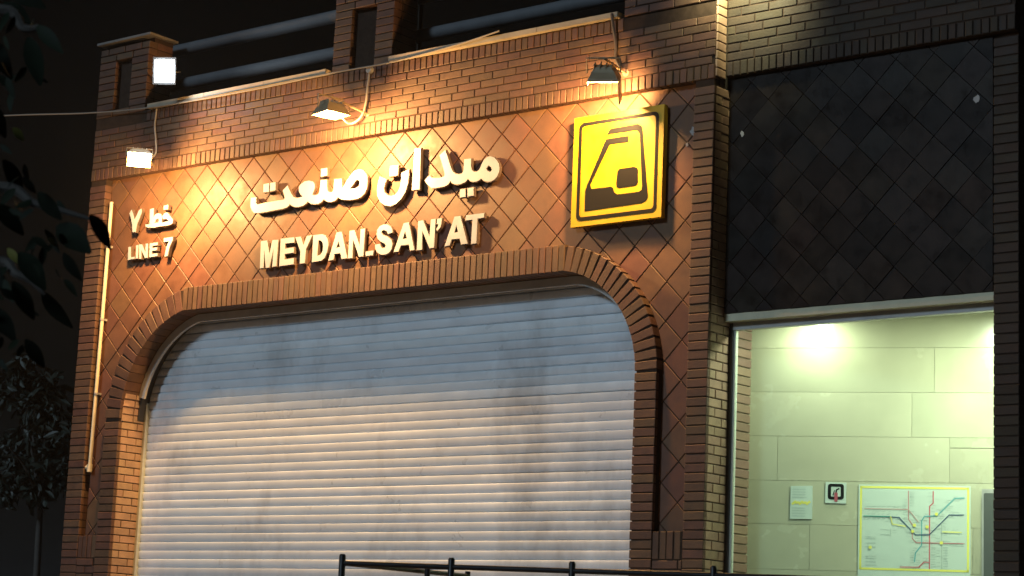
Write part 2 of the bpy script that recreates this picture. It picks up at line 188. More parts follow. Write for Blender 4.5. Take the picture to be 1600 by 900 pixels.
def clean(poly):
    out = []
    for q in poly:
        if not out or (abs(q[0] - out[-1][0]) + abs(q[1] - out[-1][1])) > 0.0012: out.append(tuple(q))
    return out
def area2(p): return sum(p[i][0] * p[(i + 1) % len(p)][1] - p[(i + 1) % len(p)][0] * p[i][1] for i in range(len(p))) / 2
def offset(poly, d):
    if area2(poly) < 0: poly = poly[::-1]
    n = len(poly); out = []
    for i in range(n):
        a, b, c = Vector(poly[i - 1]), Vector(poly[i]), Vector(poly[(i + 1) % n])
        e1 = (b - a).normalized(); e2 = (c - b).normalized()
        n1 = Vector((e1.y, -e1.x)); n2 = Vector((e2.y, -e2.x)); k = 1 + n1.dot(n2)
        v = (n1 + n2) / max(k, 0.5); out.append(tuple(b + v * d))
    return out
def prism(mb, outer, holes, fn0, fn1):
    """2D outline with holes swept between two placements fn0 (front) and fn1 (back)"""
    loops = [outer] + holes
    loops = [l if (area2(l) > 0) == (i == 0) else l[::-1] for i, l in enumerate(loops)]
    flat = [q for l in loops for q in l]
    tri = tessellate_polygon([[Vector((q[0], q[1], 0)) for q in l] for l in loops])
    n = len(flat); vs = [fn0(*q) for q in flat] + [fn1(*q) for q in flat]; fs = []
    for t in tri:
        a, b, c = [flat[i] for i in t]
        if (b[0] - a[0]) * (c[1] - a[1]) - (b[1] - a[1]) * (c[0] - a[0]) < 0: t = t[::-1]
        fs.append(tuple(t)); fs.append(tuple(n + i for i in t[::-1]))
    k = 0
    for l in loops:
        for i in range(len(l)):
            j = (i + 1) % len(l); fs.append((k + j, k + i, n + k + i, n + k + j))
        k += len(l)
    mb.add(vs, fs); return mb
BM = {}
def brick_mesh(w, d, h, mt, ch=0.004):
    key = (round(w, 4), round(d, 4), round(h, 4), mt.name)
    if key in BM: return BM[key]
    a, c = w / 2, h / 2
    vs = [(-a + ch, 0, -c + ch), (a - ch, 0, -c + ch), (a - ch, 0, c - ch), (-a + ch, 0, c - ch),
          (-a, ch, -c), (a, ch, -c), (a, ch, c), (-a, ch, c), (-a, d, -c), (a, d, -c), (a, d, c), (-a, d, c)]
    fs = [(0, 1, 2, 3)] + [(i, 4 + i, 4 + (i + 1) % 4, (i + 1) % 4) for i in range(4)] + [(4 + i, 8 + i, 8 + (i + 1) % 4, 4 + (i + 1) % 4) for i in range(4)] + [(11, 10, 9, 8)]
    me = bpy.data.meshes.new('brick'); me.from_pydata(vs, [], fs); me.update(); me.materials.append(mt); BM[key] = me
    return me
def brick(name, x, y, z, w, d, h, mt, parent, rot=0.0, jit=0.002):
    o = newobj(name, brick_mesh(w, d, h, mt), parent)
    o.location = (x, y + random.uniform(-jit, jit), z)
    o.rotation_euler = (random.uniform(-.004, .004), rot + random.uniform(-.004, .004), random.uniform(-.006, .006))
    return o
def row(name, x0, x1, y, z, w, h, d, mt, parent, gap=0.009, start=0.0, minw=0.03):
    """a course of bricks from x0 to x1; w is the pitch"""
    x = x0 - start * w
    while x < x1 - minw:
        a, b = max(x, x0), min(x + w, x1)
        if b - a > minw: brick(name, (a + b) / 2, y, z, b - a - gap, d, h - gap, mt, parent)
        x += w
# ------------------------------------------------------------------ setting: street, raised forecourt
PZ = 1.15
g = MB(); g.add([(-300, -300, 0), (300, -300, 0), (300, 300, 0), (-300, 300, 0)], [(0, 1, 2, 3)]); tag(g.build('ground', ASPH), kind='structure')
g = MB(); g.box(-8, 9.4, -4.2, 9, 0.004, PZ); tag(g.build('forecourt', PAVE), kind='structure')
g = MB(); g.box(-8.0, 9.7, -4.45, -4.205, 0.004, PZ + 0.1); tag(g.build('kerb', STONE), kind='structure')
# ------------------------------------------------------------------ main building
YB = -0.08                                                          # brick face; the tile field lies at y = 0
B = thing('station_building', (1.9, 1.5, PZ), 'brown brick and diamond tile station front around the big roller shutter', 'building')
c = MB(); c.box(-1.66, -1.03, 0.012, 0.5, PZ, 6.5); c.box(4.80, 5.385, 0.012, 0.19, PZ, 6.5); c.box(-1.03, 4.80, 0.012, 0.19, 4.83, 6.5)
c.box(-1.66, 5.385, 0.42, 6.0, 4.70, 6.52); c.box(-1.66, -1.03, 0.5, 6.0, PZ, 4.70); c.box(4.85, 5.385, 0.19, 6.0, PZ, 4.69)
c.box(-1.03, 4.80, 1.2, 1.3, PZ, 4.7)
c.build('wall_core', CORE, B)
# mortar beds behind the brickwork
YM = YB + 0.008
c = MB(); c.box(-1.672, -1.46, YM, 0.010, PZ, 5.97); c.box(5.228, 5.392, YM, 0.010, PZ, 5.97); c.box(-1.672, 5.392, YM, 0.010, 5.972, 6.575)
c.box(-1.46, -1.195, YM, 0.010, PZ, 2.59); c.box(4.95, 5.228, YM, 0.010, PZ, 2.59)
c.box(-1.455, 5.224, 0.0025, 0.0118, 4.74, 5.97); c.box(-1.455, -1.15, 0.0025, 0.0118, 2.59, 4.739); c.box(4.90, 5.224, 0.0025, 0.0118, 2.59, 4.739)
c.build('mortar_bed', MORTAR, B)
CO = 0.069
zs = []
z = PZ + CO / 2
while z < 5.95: zs.append(z); z += CO
for i, z in enumerate(zs):                                          # pillars left and right of the tile field
    if z < 5.93:
        brick('pillar_brick', -1.567, YB, z, 0.222, 0.10, CO - 0.008, BRICK, B)
        brick('pillar_brick', 5.311, YB, z, 0.178, 0.030, CO - 0.008, BRICK, B)
    # the return of the right pillar, facing the glass entrance
    if z < 5.93:
        a = 0.11 if i % 2 else 0.20
        for y0, y1 in ((0.034, a), (a + 0.007, 0.30)):
            if y1 - y0 < 0.03: continue
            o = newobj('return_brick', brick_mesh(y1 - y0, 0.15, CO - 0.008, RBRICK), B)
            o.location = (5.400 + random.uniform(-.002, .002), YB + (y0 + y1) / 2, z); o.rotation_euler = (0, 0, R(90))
# band above the tile field
x = -1.675; 
row('soldier_brick', -1.675, 5.40, YB - 0.006, 6.017, 0.0632, 0.116, 0.08, BRICK, B)
nc = 6; ch = (6.462 - 6.077) / nc
for k in range(nc):
    row('band_brick', -1.675, 5.40, YB, 6.077 + ch * (k + 0.5), 0.243, ch, 0.08, BRICK, B, gap=0.008, start=[0, .5, .25, .75, .1, .6][k])
row('cap_brick', -0.95, 4.55, YB - 0.004, 6.517, 0.0632, 0.108, 0.08, BRICK, B)
# return of the band above, at the inner corner
z = 5.98 + CO / 2
while z < 7.9:
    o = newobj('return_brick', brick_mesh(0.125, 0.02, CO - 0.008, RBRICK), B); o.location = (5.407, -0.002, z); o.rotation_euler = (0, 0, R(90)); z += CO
# arch ring
LX, RX, TZ, SP = -1.0, 4.757, 4.605, 0.2
CL, RL = (-0.03, 3.66), 0.97
CR, RR = (3.927, 3.784), 0.83
def arc_brick(cx, cz, r, a, w, name='arch_brick'):
    # a: direction angle from centre
    px, pz = cx + math.cos(a) * (r + SP / 2), cz + math.sin(a) * (r + SP / 2)
    brick(name, px, YB - 0.008, pz, w - 0.008, 0.325, SP, BRICK, B, rot=math.pi / 2 - a)
aT = math.asin((TZ - CL[1]) / RL); nL = 15
for k in range(nL):
    a = math.pi - (math.pi - (math.pi - aT)) * 0 - (k + 0.5) * (aT) / nL
    arc_brick(CL[0], CL[1], RL, a, aT / nL * (RL + 0.03))
aTr = math.asin((TZ - CR[1]) / RR); nR = 17
for k in range(nR):
    a = (k + 0.5) * aTr / nR
    arc_brick(CR[0], CR[1], RR, a, aTr / nR * (RR + 0.03))
xl = CL[0] - math.cos(aT) * RL - 0.012; xr = CR[0] + math.cos(aTr) * RR + 0.012
n = round((xr - xl) / 0.0632)
for k in range(n):
    brick('arch_brick', xl + (k + 0.5) * (xr - xl) / n, YB - 0.008, TZ + SP / 2 + 0.006, (xr - xl) / n - 0.008, 0.325, SP + 0.01, BRICK, B)
for i, z in enumerate(zs):
    for sx, x0, ztop in ((-1, LX - SP / 2, CL[1]), (1, RX + SP / 2, CR[1])):
        if sx < 0 and ztop - CO * 0.4 <= z < 3.90:                       # reveal bricks carried up to the foot of the trim
            xa = CL[0] - math.sqrt(max(0, RL ** 2 - (z - CL[1]) ** 2)) + 0.004
            for y0, y1 in ((0.03, 0.16), (0.167, 0.322)):
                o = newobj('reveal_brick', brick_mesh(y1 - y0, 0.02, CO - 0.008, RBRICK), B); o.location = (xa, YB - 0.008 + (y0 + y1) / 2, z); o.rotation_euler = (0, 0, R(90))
        if z < ztop - CO * 0.4:
            a = 0.22 if i % 2 else 0.11
            brick('jamb_brick', x0, YB - 0.008, z, SP - 0.002, 0.034, CO - 0.008, BRICK, B)
            for y0, y1 in ((0.038, a), (a + 0.007, 0.322)):
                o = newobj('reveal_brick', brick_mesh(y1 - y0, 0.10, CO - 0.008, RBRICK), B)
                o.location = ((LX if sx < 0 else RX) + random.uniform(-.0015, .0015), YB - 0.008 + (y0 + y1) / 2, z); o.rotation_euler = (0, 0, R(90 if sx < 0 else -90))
# mortar ring behind the arch bricks
def ring(r0L, r0R, dz0, ex):
    """inner outline of the opening offset by ex (outwards)"""
    pts = [(LX - ex, PZ)]
    for k in range(25):
        a = math.pi - k / 24 * aT; pts.append((CL[0] + math.cos(a) * (RL + ex), CL[1] + math.sin(a) * (RL + ex)))
    for k in range(25):
        a = aTr - k / 24 * aTr; pts.append((CR[0] + math.cos(a) * (RR + ex), CR[1] + math.sin(a) * (RR + ex)))
    pts.append((RX + ex, PZ)); return pts
def ring_solid(e0, e1, y0, y1, name, mt, parent, k0=0, k1=None):
    A, C2 = ring(0, 0, 0, e0)[k0:k1], ring(0, 0, 0, e1)[k0:k1]
    g = MB(); n = len(A)
    vs = [(q[0], y0, q[1]) for q in A] + [(q[0], y0, q[1]) for q in C2] + [(q[0], y1, q[1]) for q in A] + [(q[0], y1, q[1]) for q in C2]
    fs = [(0, n, 3 * n, 2 * n), (n - 1, 3 * n - 1, 4 * n - 1, 2 * n - 1)]
    for i in range(n - 1):
        fs += [(i, i + 1, n + i + 1, n + i), (2 * n + i, 3 * n + i, 3 * n + i + 1, 2 * n + i + 1), (i, 2 * n + i, 2 * n + i + 1, i + 1), (n + i, n + i + 1, 3 * n + i + 1, 3 * n + i)]
    g.add(vs, fs); return g.build(name, mt, parent, smooth=True)
ring_solid(0.012, SP - 0.006, YM - 0.006, 0.23, 'mortar_bed', MORTAR, B)
ring_solid(-0.075, -0.004, 0.10, 0.125, 'arch_trim', mat('pale_steel', (0.45, 0.44, 0.41), 0.5, noise=0.15), B, 5, 51)
ring_solid(-0.012, -0.002, 0.125, 0.235, 'arch_lining', DSTEEL, B, 1, 51)
# plinth under the tile strips at both sides
for x0, x1 in ((-1.455, -1.20), (4.955, 5.222)):
    row('plinth_brick', x0, x1, YB, 2.49, 0.0632, 0.21, 0.085, BRICK, B)
    zz = 2.385 - CO / 2; k = 0
    while zz > PZ:
        row('plinth_brick', x0, x1, YB, zz, 0.23, CO, 0.085, BRICK, B, start=0.5 * (k % 2)); zz -= CO; k += 1
# diamond tiles
def clip(poly, nx, nz, d):                                          # keep nx*x+nz*z <= d
    out = []
    for i in range(len(poly)):
        a, b = poly[i], poly[(i + 1) % len(poly)]
        da, db = nx * a[0] + nz * a[1] - d, nx * b[0] + nz * b[1] - d
        if da <= 0: out.append(a)
        if (da < 0) != (db < 0) and da != db:
            t = da / (da - db); out.append((a[0] + (b[0] - a[0]) * t, a[1] + (b[1] - a[1]) * t))
    return out
def tile(name, poly, y, mt, parent, thick=0.016, g0=0.0026, g1=0.0075, tl=0.011):
    poly = clean(poly)
    if len(poly) > 2 and abs(poly[0][0] - poly[-1][0]) + abs(poly[0][1] - poly[-1][1]) < 0.0012: poly = poly[:-1]
    if len(poly) < 3 or abs(area2(poly)) < 0.0006: return
    if area2(poly) < 0: poly = poly[::-1]
    o2 = offset(poly, -g0); i2 = offset(poly, -g1)
    cx = sum(q[0] for q in poly) / len(poly); cz = sum(q[1] for q in poly) / len(poly)
    n = len(poly); f = lambda q, yy: (q[0] - cx, yy, q[1] - cz)
    vs = [f(q, 0) for q in i2] + [f(q, 0.005) for q in o2] + [f(q, thick) for q in o2]
    fs = [tuple(range(n))] + [(i, n + i, n + (i + 1) % n, (i + 1) % n) for i in range(n)] + [(n + i, 2 * n + i, 2 * n + (i + 1) % n, n + (i + 1) % n) for i in range(n)]
    me = bpy.data.meshes.new(name); me.from_pydata(vs, [], fs); me.update(); me.materials.append(mt)
    o = newobj(name, me, parent); o.location = (cx, y - 0.004 + random.uniform(-.0015, .0015), cz)
    o.rotation_euler = (random.uniform(-tl, tl), 0, random.uniform(-tl, tl))
D = 0.301
def arch_clip(poly):
    cx = sum(q[0] for q in poly) / 4; cz = sum(q[1] for q in poly) / 4; e = 0.13
    def inside(x, z):
        if x < LX - e or x > RX + e or z > TZ + e: return False
        if x < CL[0] and z > CL[1] and math.hypot(x - CL[0], z - CL[1]) > RL + e: return False
        if x > CR[0] and z > CR[1] and math.hypot(x - CR[0], z - CR[1]) > RR + e: return False
        return True
    if not any(inside(*q) for q in poly + [(cx, cz)]): return poly
    if cx < CL[0] and cz > CL[1]:
        a = math.atan2(cz - CL[1], cx - CL[0]); nx, nz = math.cos(a), math.sin(a); d = nx * CL[0] + nz * CL[1] + RL + e
    elif cx > CR[0] and cz > CR[1]:
        a = math.atan2(cz - CR[1], cx - CR[0]); nx, nz = math.cos(a), math.sin(a); d = nx * CR[0] + nz * CR[1] + RR + e
    elif cz > 4.3: nx, nz, d = 0, 1, TZ + e
    elif cx < 1.5: nx, nz, d = -1, 0, -(LX - e)
    else: nx, nz, d = 1, 0, RX + e
    return clip(poly, -nx, -nz, -d)
for u in range(-45, 60):
    for v in range(-45, 60):
        # lattice vertex (u, v): x = (u+v)/2*D, z = 5.5134 + (u-v)/2*D ; tile centre is half a step along both
        cx = (u + v + 1) / 2 * D; cz = 5.5134 + (u - v) / 2 * D
        if cx < -1.65 or cx > 5.4 or cz < 2.45 or cz > 6.15: continue
        h = D / 2; poly = [(cx - h, cz), (cx, cz - h), (cx + h, cz), (cx, cz + h)]
        for nx, nz, d in ((-1, 0, 1.456), (1, 0, 5.224), (0, 1, 5.985), (0, -1, -2.59)): poly = clip(poly, nx, nz, d) if len(poly) > 2 else poly
        if len(poly) < 3: continue
        poly = arch_clip(poly) if len(poly) >= 4 else (arch_clip(poly + [poly[-1]]))
        if len(poly) >= 3: tile('wall_tile', poly, 0.0, TILE, B)
# old plaster splashes
def splash(x, y, z, r, parent, seed):
    rn = random.Random(seed); g = MB(); pts = [(x + math.cos(k * .6283) * r * rn.uniform(.5, 1.1), z + math.sin(k * .6283) * r * rn.uniform(.6, 1.4)) for k in range(10)]
    prism(g, pts, [], lambda a, b: (a, y - 0.003, b), lambda a, b: (a, y + 0.002, b)); g.build('plaster_splash', mat('old_plaster', (0.30, 0.29, 0.28), 0.8, noise=0.2), parent)
splash(5.17, -0.007, 5.60, 0.030, B, 1); splash(5.12, -0.007, 5.50, 0.014, B, 2)
# coping, parapet piers
cz0, cz1 = 6.573, 6.615
for x0, x1 in ((-0.90, 1.40), (2.13, 4.515)):
    x = x0; n = 3 if x1 - x0 < 2.35 else 3
    for k in range(n):
        a, b = x0 + (x1 - x0) * k / n, x0 + (x1 - x0) * (k + 1) / n
        MB().box(a + .002, b - .002, -0.125, 0.2, cz0, cz1).build('coping_stone', STONE, B)
def pier(x0, x1, ztop, niche=None, depth=0.3, z0=6.575, cap=True):
    MB().box(x0 + .006, x1 - .006, YM + (0.06 if niche else 0), YB + depth - 0.004, z0 - 0.01, ztop - 0.004).build('pier_core', MORTAR, B)
    z = z0 + CO / 2; k = 0
    while z + CO / 2 <= ztop + 0.005:
        segs = [(x0, x1)]
        if niche and niche[2] < z < niche[3]: segs = [(x0, niche[0]), (niche[1], x1)]
        for a, b in segs:
            if b - a < 0.3: brick('pier_brick', (a + b) / 2, YB, z, b - a - 0.008, 0.1, CO - 0.008, BRICK, B)
            else: row('pier_brick', a, b, YB, z, 0.235, CO, 0.1, BRICK, B, start=0.5 * (k % 2))
        # side face looking right
        o = newobj('pier_brick', brick_mesh(depth - 0.11, 0.05, CO - 0.008, BRICK), B); o.location = (x1 + random.uniform(-.001, .001), YB + 0.10 + (depth - 0.11) / 2 + 0.005, z); o.rotation_euler = (0, 0, R(90))
        z += CO; k += 1
    if cap: MB().box(x0 - 0.03, x1 + 0.03, YB - 0.03, YB + depth + 0.03, ztop, ztop + 0.022).build('pier_cap', mat('grey_cap', (0.16, 0.15, 0.14), 0.8, noise=0.2), B)
pier(-1.68, -0.98, 7.31, (-1.44, -1.22, 6.62, 7.13))
pier(1.43, 2.13, 8.0, (1.64, 1.92, 6.58, 7.13))
pier(4.545, 5.40, 8.0)
# ------------------------------------------------------------------ side wing with the glass entrance
W = thing('side_wing', (6.6, 1.5, PZ), 'dark tiled side wing above the lit glass entrance', 'building')
YW, YP, YD = 0.07, 0.12, 0.20
c = MB(); c.box(5.395, 7.735, YP + 0.03, 0.33, 4.21, 8.0); c.box(7.56, 7.735, YP + 0.02, 4.2, PZ, 4.21); c.box(5.395, 7.56, 0.33, 4.2, 4.30, 8.0); c.box(5.36, 7.735, 4.2, 4.3, PZ, 8)
c.build('wall_core', CORE, W)
c = MB(); c.box(5.402, 7.735, YW + 0.006, YP + 0.03, 6.005, 8.0); c.box(7.558, 7.737, YP + 0.004, YP + 0.03, PZ, 6.0); c.build('mortar_bed', MORTAR, W)
c = MB(); c.box(5.402, 7.552, YP + 0.013, YP + 0.03, 4.205, 6.0); c.build('tile_bed', mat('black_grout', (0.012, 0.010, 0.009), 0.9), W)
row('wing_soldier_brick', 5.402, 7.74, YW - 0.006, 6.062, 0.0632, 0.116, 0.08, WBRICK, W)
z = 6.122 + CO / 2; k = 0
while z < 7.6:
    row('wing_brick', 5.402, 7.74, YW, z, 0.243, CO, 0.07, WBRICK, W, start=[0, .5, .2, .7][k % 4]); z += CO; k += 1
for i, z in enumerate(zs):
    if z < 5.97: brick('wing_pillar_brick', 7.645, YP - 0.004, z, 0.184, 0.12, CO - 0.008, WBRICK, W)
for u in range(-10, 60):
    for v in range(-10, 70):
        cx = (u + v + 1) / 2 * D + 0.03; cz = 5.5134 + (u - v) / 2 * D - 0.02
        if cx < 5.2 or cx > 7.75 or cz < 4.0 or cz > 6.2: continue
        h = D / 2; poly = [(cx - h, cz), (cx, cz - h), (cx + h, cz), (cx, cz + h)]
        for nx, nz, d in ((-1, 0, -5.405), (1, 0, 7.55), (0, 1, 6.0), (0, -1, -4.206)): poly = clip(poly, nx, nz, d) if len(poly) > 2 else poly
        if len(poly) >= 3: tile('wing_tile', poly, YP, WTILE, W, 0.02, 0.0010, 0.0028, 0.02)
MB().box(5.403, 7.552, YP + 0.008, YD + 0.02, 4.148, 4.204).build('lintel_trim', OLIVE, W)
splash(5.53, 0.115, 5.56, 0.020, W, 4); splash(7.43, 0.115, 5.56, 0.026, W, 5)
# room behind the glass
PH = R(22); WP = Vector((5.42, 0.50, 0)); WE = Vector((math.cos(PH), math.sin(PH), 0)); WN = Vector((-WE.y, WE.x, 0))
def onw(s, z, d=0.0): return WP + WE * s + Vector((0, 0, z)) - WN * d       # d: metres in front of the stone
c = MB()
a = [onw(-0.06, PZ, -0.012), onw(2.6, PZ, -0.012), onw(2.6, 4.30, -0.012), onw(-0.06, 4.30, -0.012)]; b2 = [q + WN * 0.15 for q in a]
c.add(a + b2, [(0, 1, 2, 3), (7, 6, 5, 4), (0, 4, 5, 1), (1, 5, 6, 2), (2, 6, 7, 3), (3, 7, 4, 0)]); c.build('stone_backing', JOINT, W)
rows_ = [4.30, 4.002, 3.671, 3.342, 3.013, 2.692, 2.361, 2.03, 1.70, 1.37, PZ]
vj = [[1.92], [0.15 - 0.05, 1.343], [1.183], [0.203, 1.455], [0.9, 2.0], [0.45, 1.62], [1.15], [0.6, 1.8], [1.2], [0.5, 1.7]]
def panel(s0, s1, z0, z1):
    g = 0.0012; c = MB(); q = lambda s, z, d: onw(s, z, d)
    vs = [q(s0 + g, z0 + g, 0), q(s1 - g, z0 + g, 0), q(s1 - g, z1 - g, 0), q(s0 + g, z1 - g, 0), q(s0 + g, z0 + g, -.012), q(s1 - g, z0 + g, -.012), q(s1 - g, z1 - g, -.012), q(s0 + g, z1 - g, -.012)]
    c.add(vs, [(0, 1, 2, 3), (0, 4, 5, 1), (1, 5, 6, 2), (2, 6, 7, 3), (3, 7, 4, 0)]); c.build('stone_panel', WSTONE, W)
for i in range(10):
    cuts = [-0.05] + vj[i] + [2.55]
    if i == 1: cuts = [-0.05, 1.343, 2.55]
    for s0, s1 in zip(cuts, cuts[1:]):
        if i == 3 and s0 > 1.4:
            panel(1.423 + 0.032, s1, rows_[4], 3.266); panel(1.455, s1, 3.268, rows_[3]); continue
        panel(s0, s1, rows_[i + 1], rows_[i])
# brick cheek inside the door, room shell
MB().box(5.398, 5.408, 0.33, 0.53, PZ, 4.3).build('mortar_bed', JOINT, W)
for i, z in enumerate(zs):
    if z < 4.2:
        o = newobj('cheek_brick', brick_mesh(0.20, 0.02, CO - 0.008, IBRICK), W); o.location = (5.424, 0.372 + 0.01, z); o.rotation_euler = (0, 0, R(90))
MB().box(5.36, 5.40, 0.222, 4.2, PZ, 4.3).build('room_wall', CEIL, W)
MB().box(7.548, 7.56, 0.26, 4.2, PZ, 4.3).build('room_wall', CEIL, W)
MB().box(5.40, 7.56, 0.262, 4.2, 4.27, 4.30).build('room_ceiling', CEIL, W)
MB().box(5.36, 7.56, 0.15, 4.2, PZ, PZ + 0.012).build('room_floor', FLOOR, W)
# downlights in the room
def downlight(x, y, energy, label, col=(0.94, 1.0, 0.76), r=0.07):
    t = thing('ceiling_downlight', (x, y, 4.27), label, 'light', 'downlights behind the glass entrance')
    g = MB(); g.tube([(x, y, 4.268), (x, y, 4.245)], r, 20); g.build('trim_ring', ALU, t, True)
    g = MB(); g.tube([(x, y, 4.243), (x, y, 4.238)], r * 0.8, 20); g.build('lens', mat('room_lamp_lens', (1, 1, 1), 0.5, emit=(0.92, 1.0, 0.8), es=12), t)
    l = bpy.data.lights.new('lamp_light', 'AREA'); l.shape = 'DISK'; l.size = r * 1.5; l.energy = energy; l.color = col
    o = bpy.data.objects.new('lamp_light', l); COL.objects.link(o); par(o, t); o.location = (x, y, 4.234)
downlight(5.97, 0.44, 18, 'ceiling downlight behind the glass, close to the cream stone wall')
downlight(7.42, 0.35, 140, 'unseen fill downlight added behind the glass, nearer the right pillar', r=0.12)  # fill lamp added out of view to even out the stone wall
# glass entrance
Gd = thing('glass_entrance', (6.4, YD, PZ), 'tall fixed glass pane in a thin dark frame under the dark tiled panel', 'window')
MB().box(5.402, 5.434, YD, YD + 0.05, PZ, 4.146).build('stile', DSTEEL, Gd)
MB().box(5.434, 5.452, YD + 0.012, YD + 0.045, PZ, 4.09).build('glazing_bead', ALU, Gd)
MB().box(5.434, 7.556, YD, YD + 0.05, 4.092, 4.146).build('head_rail', STEEL, Gd)
MB().box(5.434, 7.556, YD, YD + 0.05, PZ + 0.012, PZ + 0.09).build('bottom_rail', STEEL, Gd)
g = MB(); g.box(5.4525, 7.556, YD + 0.024, YD + 0.030, PZ + 0.09, 4.092); g.build('pane', GL, Gd)
# ------------------------------------------------------------------ prints on the stone wall
def wquad(pts, d, name, mt, parent, thick=0.0):
    vs = [onw(s, z, d) for s, z in pts]
    g = MB()
    if thick:
        prism(g, [tuple(q) for q in pts], [], lambda s, z: onw(s, z, d), lambda s, z: onw(s, z, d - thick))
    else: g.add(vs, [tuple(range(len(vs)))])
    return g.build(name, mt, parent)
def rrect(s0, s1, z0, z1, r, n=5):
    out = []
    for cx, cz, a0 in ((s1 - r, z1 - r, 0), (s0 + r, z1 - r, 90), (s0 + r, z0 + r, 180), (s1 - r, z0 + r, 270)):
        for k in range(n + 1): a = R(a0 + 90 * k / n); out.append((cx + math.cos(a) * r, cz + math.sin(a) * r))
    return out
def polyline(mb, pts, wdt, d):
    for (a, b) in zip(pts, pts[1:]):
        a, b = Vector(a), Vector(b); t = (b - a).normalized(); nn = Vector((-t.y, t.x)) * wdt / 2; a = a - t * wdt * .35; b = b + t * wdt * .35
        q = [a - nn, b - nn, b + nn, a + nn]; mb.add([onw(v.x, v.y, d) for v in q], [(0, 1, 2, 3)])
mp = thing('route_map', tuple(onw(1.2, 2.3, 0.003)), 'metro route map poster with yellow border behind the glass', 'poster')
wquad([(0.804, 2.20), (1.605, 2.20), (1.605, 2.992), (0.804, 2.992)], 0.008, 'sheet', PAPER, mp, 0.006)
fr = MB()
for a, b in (((0.822, 2.383), (0.822, 2.974)), ((0.822, 2.974), (1.587, 2.974)), ((1.587, 2.974), (1.587, 2.383)), ((1.587, 2.383), (0.822, 2.383))): polyline(fr, [a, b], 0.015, 0.0095)
fr.build('border', PRINT['yellow'], mp)
for k, (cname, wdt, pts) in enumerate(MAPD['lines']):
    g = MB(); polyline(g, pts, wdt * 0.0010, 0.0095 + 0.0004 * (k + 1)); g.build('route_line', PRINT[cname], mp)
g = MB(); rt = random.Random(11)
for cname, wdt, pts in MAPD['lines']:
    for a, b in zip(pts, pts[1:]):
        a, b = Vector(a), Vector(b); L0 = (b - a).length; t_ = (b - a) / max(L0, 1e-6); nn = Vector((-t_.y, t_.x)); k = 0.012
        while k < L0:
            q = a + t_ * k; sd_ = rt.choice((-1, 1)); off_ = nn * sd_ * 0.013
            e_ = Vector((rt.uniform(.018, .034), 0)) if abs(t_.y) > 0.5 else Vector((rt.uniform(.008, .014), rt.uniform(.006, .012)))
            polyline(g, [q + off_, q + off_ + e_ * (1 if off_.x >= 0 else -1)], 0.0032, 0.0092); k += rt.uniform(.016, .026)
for pts in MAPD['ticks']: polyline(g, pts, 0.0034, 0.0092)
o = g.build('station_names', PRINT['grey'], mp)
for s, z in MAPD['dots']:
    wquad([(s + math.cos(R(a)) * 0.012, z + math.sin(R(a)) * 0.012) for a in range(0, 360, 30)], 0.0152, 'interchange_dot', PRINT['yellow'], mp)
pn = thing('notice_sheet', tuple(onw(0.385, 2.73, 0.003)), 'small white notice sheet left of the fire extinguisher sign', 'notice')
wquad([(0.304, 2.73), (0.467, 2.733), (0.467, 2.976), (0.306, 2.971)], 0.008, 'sheet', PAPER, pn, 0.006)
g = MB()
for k in range(11):
    z = 2.948 - k * 0.0195
    if 3 < k < 7: continue
    polyline(g, [(0.32, z), (0.32 + random.uniform(.07, .13), z)], 0.004, 0.0092)
g.build('text_lines', PRINT['grey'], pn)
g = MB()
for k in range(5): polyline(g, [(0.322 + k * 0.026, 2.842 + 0.008 * (k % 2)), (0.342 + k * 0.026, 2.858 - 0.006 * (k % 2))], 0.017, 0.0096)
g.build('heading', PRINT['yellow'], pn)
ex = thing('fire_extinguisher_sign', tuple(onw(0.64, 2.85, 0.003)), 'square white fire extinguisher sign left of the route map', 'sign')
wquad([(0.560, 2.852), (0.713, 2.850), (0.715, 3.002), (0.563, 3.006)], 0.008, 'plate', PAPER, ex, 0.006)
g = MB(); prism(g, rrect(0.580, 0.697, 2.878, 2.993, 0.02), [rrect(0.603, 0.674, 2.900, 2.972, 0.006)], lambda s, z: onw(s, z, 0.0098), lambda s, z: onw(s, z, 0.0086)); g.build('dark_border', YDARK, ex)
g = MB(); prism(g, rrect(0.628, 0.652, 2.862, 2.93, 0.008), [], lambda s, z: onw(s, z, 0.0112), lambda s, z: onw(s, z, 0.0102)); g.build('extinguisher_symbol', mat('print_maroon', (0.30, 0.06, 0.08), 0.5), ex)
g = MB(); polyline(g, [(0.640, 2.93), (0.644, 2.95), (0.660, 2.957)], 0.010, 0.0108); polyline(g, [(0.628, 2.945), (0.618, 2.91)], 0.006, 0.0108); g.build('hose_symbol', YDARK, ex)
cb = thing('wall_cabinet', tuple(onw(1.76, PZ, 0.05)), 'narrow grey metal cabinet at the right edge of the stone wall', 'cabinet')
g = MB(); prism(g, [(1.685, 1.9), (1.86, 1.9), (1.86, 2.97), (1.685, 2.97)], [], lambda s, z: onw(s, z, 0.05), lambda s, z: onw(s, z, 0.001)); g.build('body', STEEL, cb)
g = MB(); prism(g, rrect(1.70, 1.85, 1.93, 2.94, 0.01), [], lambda s, z: onw(s, z, 0.056), lambda s, z: onw(s, z, 0.051)); g.build('cabinet_door', mat('grey_door', (0.12, 0.13, 0.13), 0.25, metal=0.4), cb)
